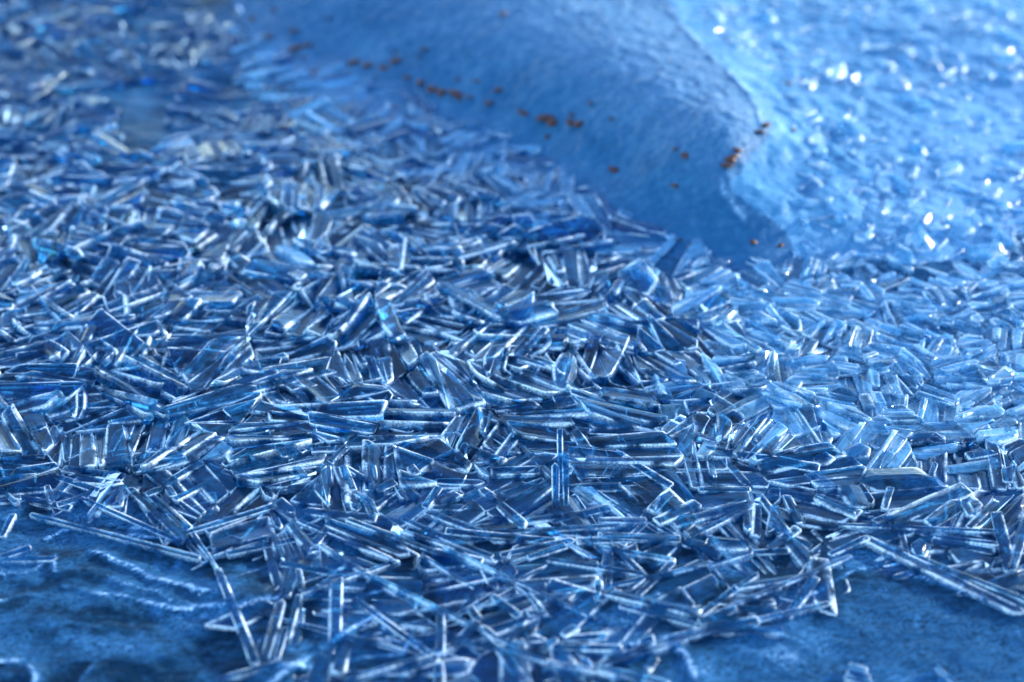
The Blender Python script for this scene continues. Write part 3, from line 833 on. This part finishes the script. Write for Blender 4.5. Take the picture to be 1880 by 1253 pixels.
tag(masses['near'].build('ice_crystals', [MAT_CLEAR]), 'dense bed of clear blue ice crystals frozen together across the sheet', 'ice crystals', kind='stuff')
tag(masses['far'].build('frost_crystals', [MAT_FROSTY_LIT]), 'pale frosted ice lumps and small crystals on the right side', 'frost crystals', kind='stuff')
SPECKS = '''650,117,3 675,123,3 706,129,2 727,114,3 725,98,1 779,93,2 771,110,1 689,142,1 749,146,3 772,154,2 796,168,3 811,170,3 838,175,3 845,184,2 862,181,2 898,192,3 916,168,2 874,151,1 840,148,1
961,210,2 999,224,3 1014,225,3 1006,253,1 1049,212,2 1049,227,2 1062,231,2 1125,222,1 1129,316,2 1258,288,2 1239,347,2 924,28,2 604,37,1 1239,276,1 1084,192,1 462,36,2 503,20,2 540,58,2 492,70,3 544,91,3 566,85,2
557,108,1 576,135,2 1340,298,3 1335,308,2 1348,291,2 1355,278,1 1404,233,2 1396,244,2 1456,240,1 1249,443,1 1271,455,1 1383,447,1 1433,453,1 1445,156,2'''
MAT_HUSK, t_ = new_mat('brown_husk')
pb = N(t_, 'ShaderNodeBsdfPrincipled', Roughness=0.6)
g_ = N(t_, 'ShaderNodeNewGeometry')
t_.links.new(ramp(t_, noise(t_, g_.outputs['Position'], 900, 3.0), [(0.35, (0.010, 0.002, 0.001)), (0.60, (0.085, 0.016, 0.005))]), pb.inputs['Base Color'])
t_.links.new(pb.outputs[0], N(t_, 'ShaderNodeOutputMaterial').inputs[0])
specks = []
for sp_ in SPECKS.split():
    px, py, sz = (int(v) for v in sp_.split(','))
    gx, gy, hz = hit(px, py)
    R0 = (0.0, 0.0014, 0.0022, 0.0031)[sz] * rr.uniform(.85, 1.15)
    V, F = [], []
    nu, nv = 9, 6
    el, fl = rr.uniform(1.0, 1.7), rr.uniform(.30, .5)
    for iv in range(nv + 1):
        ph = math.pi * iv / nv
        for iu in range(nu):
            a_ = 2 * math.pi * iu / nu
            q = 1 + rr.uniform(-.35, .35)
            V.append((R0 * el * q * math.sin(ph) * math.cos(a_), R0 * q * math.sin(ph) * math.sin(a_), R0 * fl * math.cos(ph)))
    for iv in range(nv):
        for iu in range(nu):
            a_, b_ = iv * nu + iu, iv * nu + (iu + 1) % nu
            F.append((a_, a_ + nu, b_ + nu, b_))
    o = mesh_obj('debris_speck', V, F, [MAT_HUSK])
    o.location = (gx, gy, hz + R0 * fl * 0.6)
    o.rotation_euler = (rr.uniform(-.3, .3), rr.uniform(-.3, .3), rr.uniform(0, 6.28))
    tag(o, 'brown speck of debris on the smooth ice mound', 'debris speck', 'brown specks scattered over the mound')
    specks.append((o, px, py, sz))
print('crystals', cnt, 'heroes', len(heroes))


# ------------------------------------------------------------------ names to find each one by
MARKS = [((1028, 880), 'the upright prism cluster'), ((1640, 1180), 'the smooth cloudy sheet'), ((190, 1100), 'the rippled sheet'), ((445, 970), 'the big rectangular plate'),
         ((565, 900), 'the triangular plate'), ((808, 1205), 'the bottom blade star'), ((615, 1115), 'the lone upright blade'), ((790, 985), 'the long needle fan'),
         ((650, 885), 'the short blade ladder'), ((897, 1091), 'the crossed long blades'), ((1857, 1030), 'the right edge V'), ((1710, 935), 'the twin broad blades'),
         ((1080, 945), 'the dark hollow'), ((1300, 470), 'the mound foot'), ((250, 220), 'the smooth pool'), ((310, 760), 'the tall leaning slab'), ((1370, 920), 'the knot of bars'),
         ((1200, 1110), 'the long double bar'), ((1420, 1090), 'the dark slat bundle'), ((20, 870), 'the left edge'), ((1280, 850), 'the three thick columns'), ((60, 480), 'the upper left edge'),
         ((700, 620), 'the open chevron'), ((960, 560), 'the bed centre'), ((1550, 640), 'the pale lumpy crystals'), ((1820, 700), 'the frosted right edge'), ((480, 520), 'the level blade stack')]
ORD = ['', 'second ', 'third ', 'fourth ', 'fifth ', 'sixth ', 'seventh ', 'eighth ', 'ninth ', 'tenth ', 'eleventh ', 'twelfth ', 'thirteenth ', 'fourteenth ', 'fifteenth ', 'sixteenth ', 'seventeenth ', 'eighteenth ']
groups = {}
for hr in heroes:
    dx, dy = math.cos(hr['yaw']) * hr['L'] / 2, math.sin(hr['yaw']) * hr['L'] / 2
    x, y = hr['o'].location.x, hr['o'].location.y
    (ax, ay), (bx, by) = pix(x - dx, y - dy), pix(x + dx, y + dy)
    if bx < ax: ax, ay, bx, by = bx, by, ax, ay
    ln = math.hypot(bx - ax, by - ay)
    sl = math.degrees(math.atan2(-(by - ay), bx - ax))
    lean = 'level' if abs(sl) < 9 else 'pointing forward' if abs(sl) > 62 else 'rising rightward' if sl > 0 else 'falling rightward'
    size = 'long' if ln > 115 else 'short' if ln < 52 else 'medium'
    thin = 'thin' if hr['W'] < 0.17 * hr['L'] else 'broad'
    what = {'plate': 'plate', 'pane': 'plate'}.get(hr['kind'], 'blade')
    if hr['o'].name.startswith('ice_prism'): what = 'prism'
    (mx, my), mn = min(MARKS, key=lambda m: (m[0][0] - hr['px']) ** 2 + ((m[0][1] - hr['py']) * 1.4) ** 2)
    ddx, ddy = hr['px'] - mx, hr['py'] - my
    rel = ('left of' if ddx < 0 else 'right of') if abs(ddx) > 1.2 * abs(ddy) else ('above' if ddy < 0 else 'below')
    if math.hypot(ddx, ddy) < 28: rel = 'at'
    key = f"{size} {thin} {'frosted' if hr['far'] else 'clear'} ice {what} {lean}"
    groups.setdefault((key, rel, mn), []).append((math.hypot(ddx, ddy), hr, what))
for (key, rel, mn), lst in groups.items():
    lst.sort(key=lambda v: v[0])
    for i, (_, hr, what) in enumerate(lst):
        if len(lst) == 1: lab = f'{key}, {rel} {mn}'
        else: lab = f'{key}, {ORD[min(i, 17)]}closest {rel} {mn}'
        tag(hr['o'], lab, 'ice ' + what, {'blade': 'ice blades frozen into the sheet', 'plate': 'ice plates tilted in the bed', 'prism': 'upright ice prisms'}[what])
sec = {}
for o, px, py, sz in specks:
    where = 'upper left end of the mound' if px < 620 else 'long diagonal row on the mound' if px < 930 else 'lower part of the mound' if px < 1220 else 'right tip of the mound'
    sec.setdefault((sz, where), []).append((px, o))
for (sz, where), lst in sec.items():
    lst.sort(key=lambda v: v[0])
    for i, (_, o) in enumerate(lst):
        size = ('', 'tiny faint', 'small dark', 'large dark')[sz]
        lab = f'{size} brown speck, {ORD[i] if i else "first "}from the left in the {where}' if len(lst) > 1 else f'only {size} brown speck at the {where}'
        tag(o, lab)
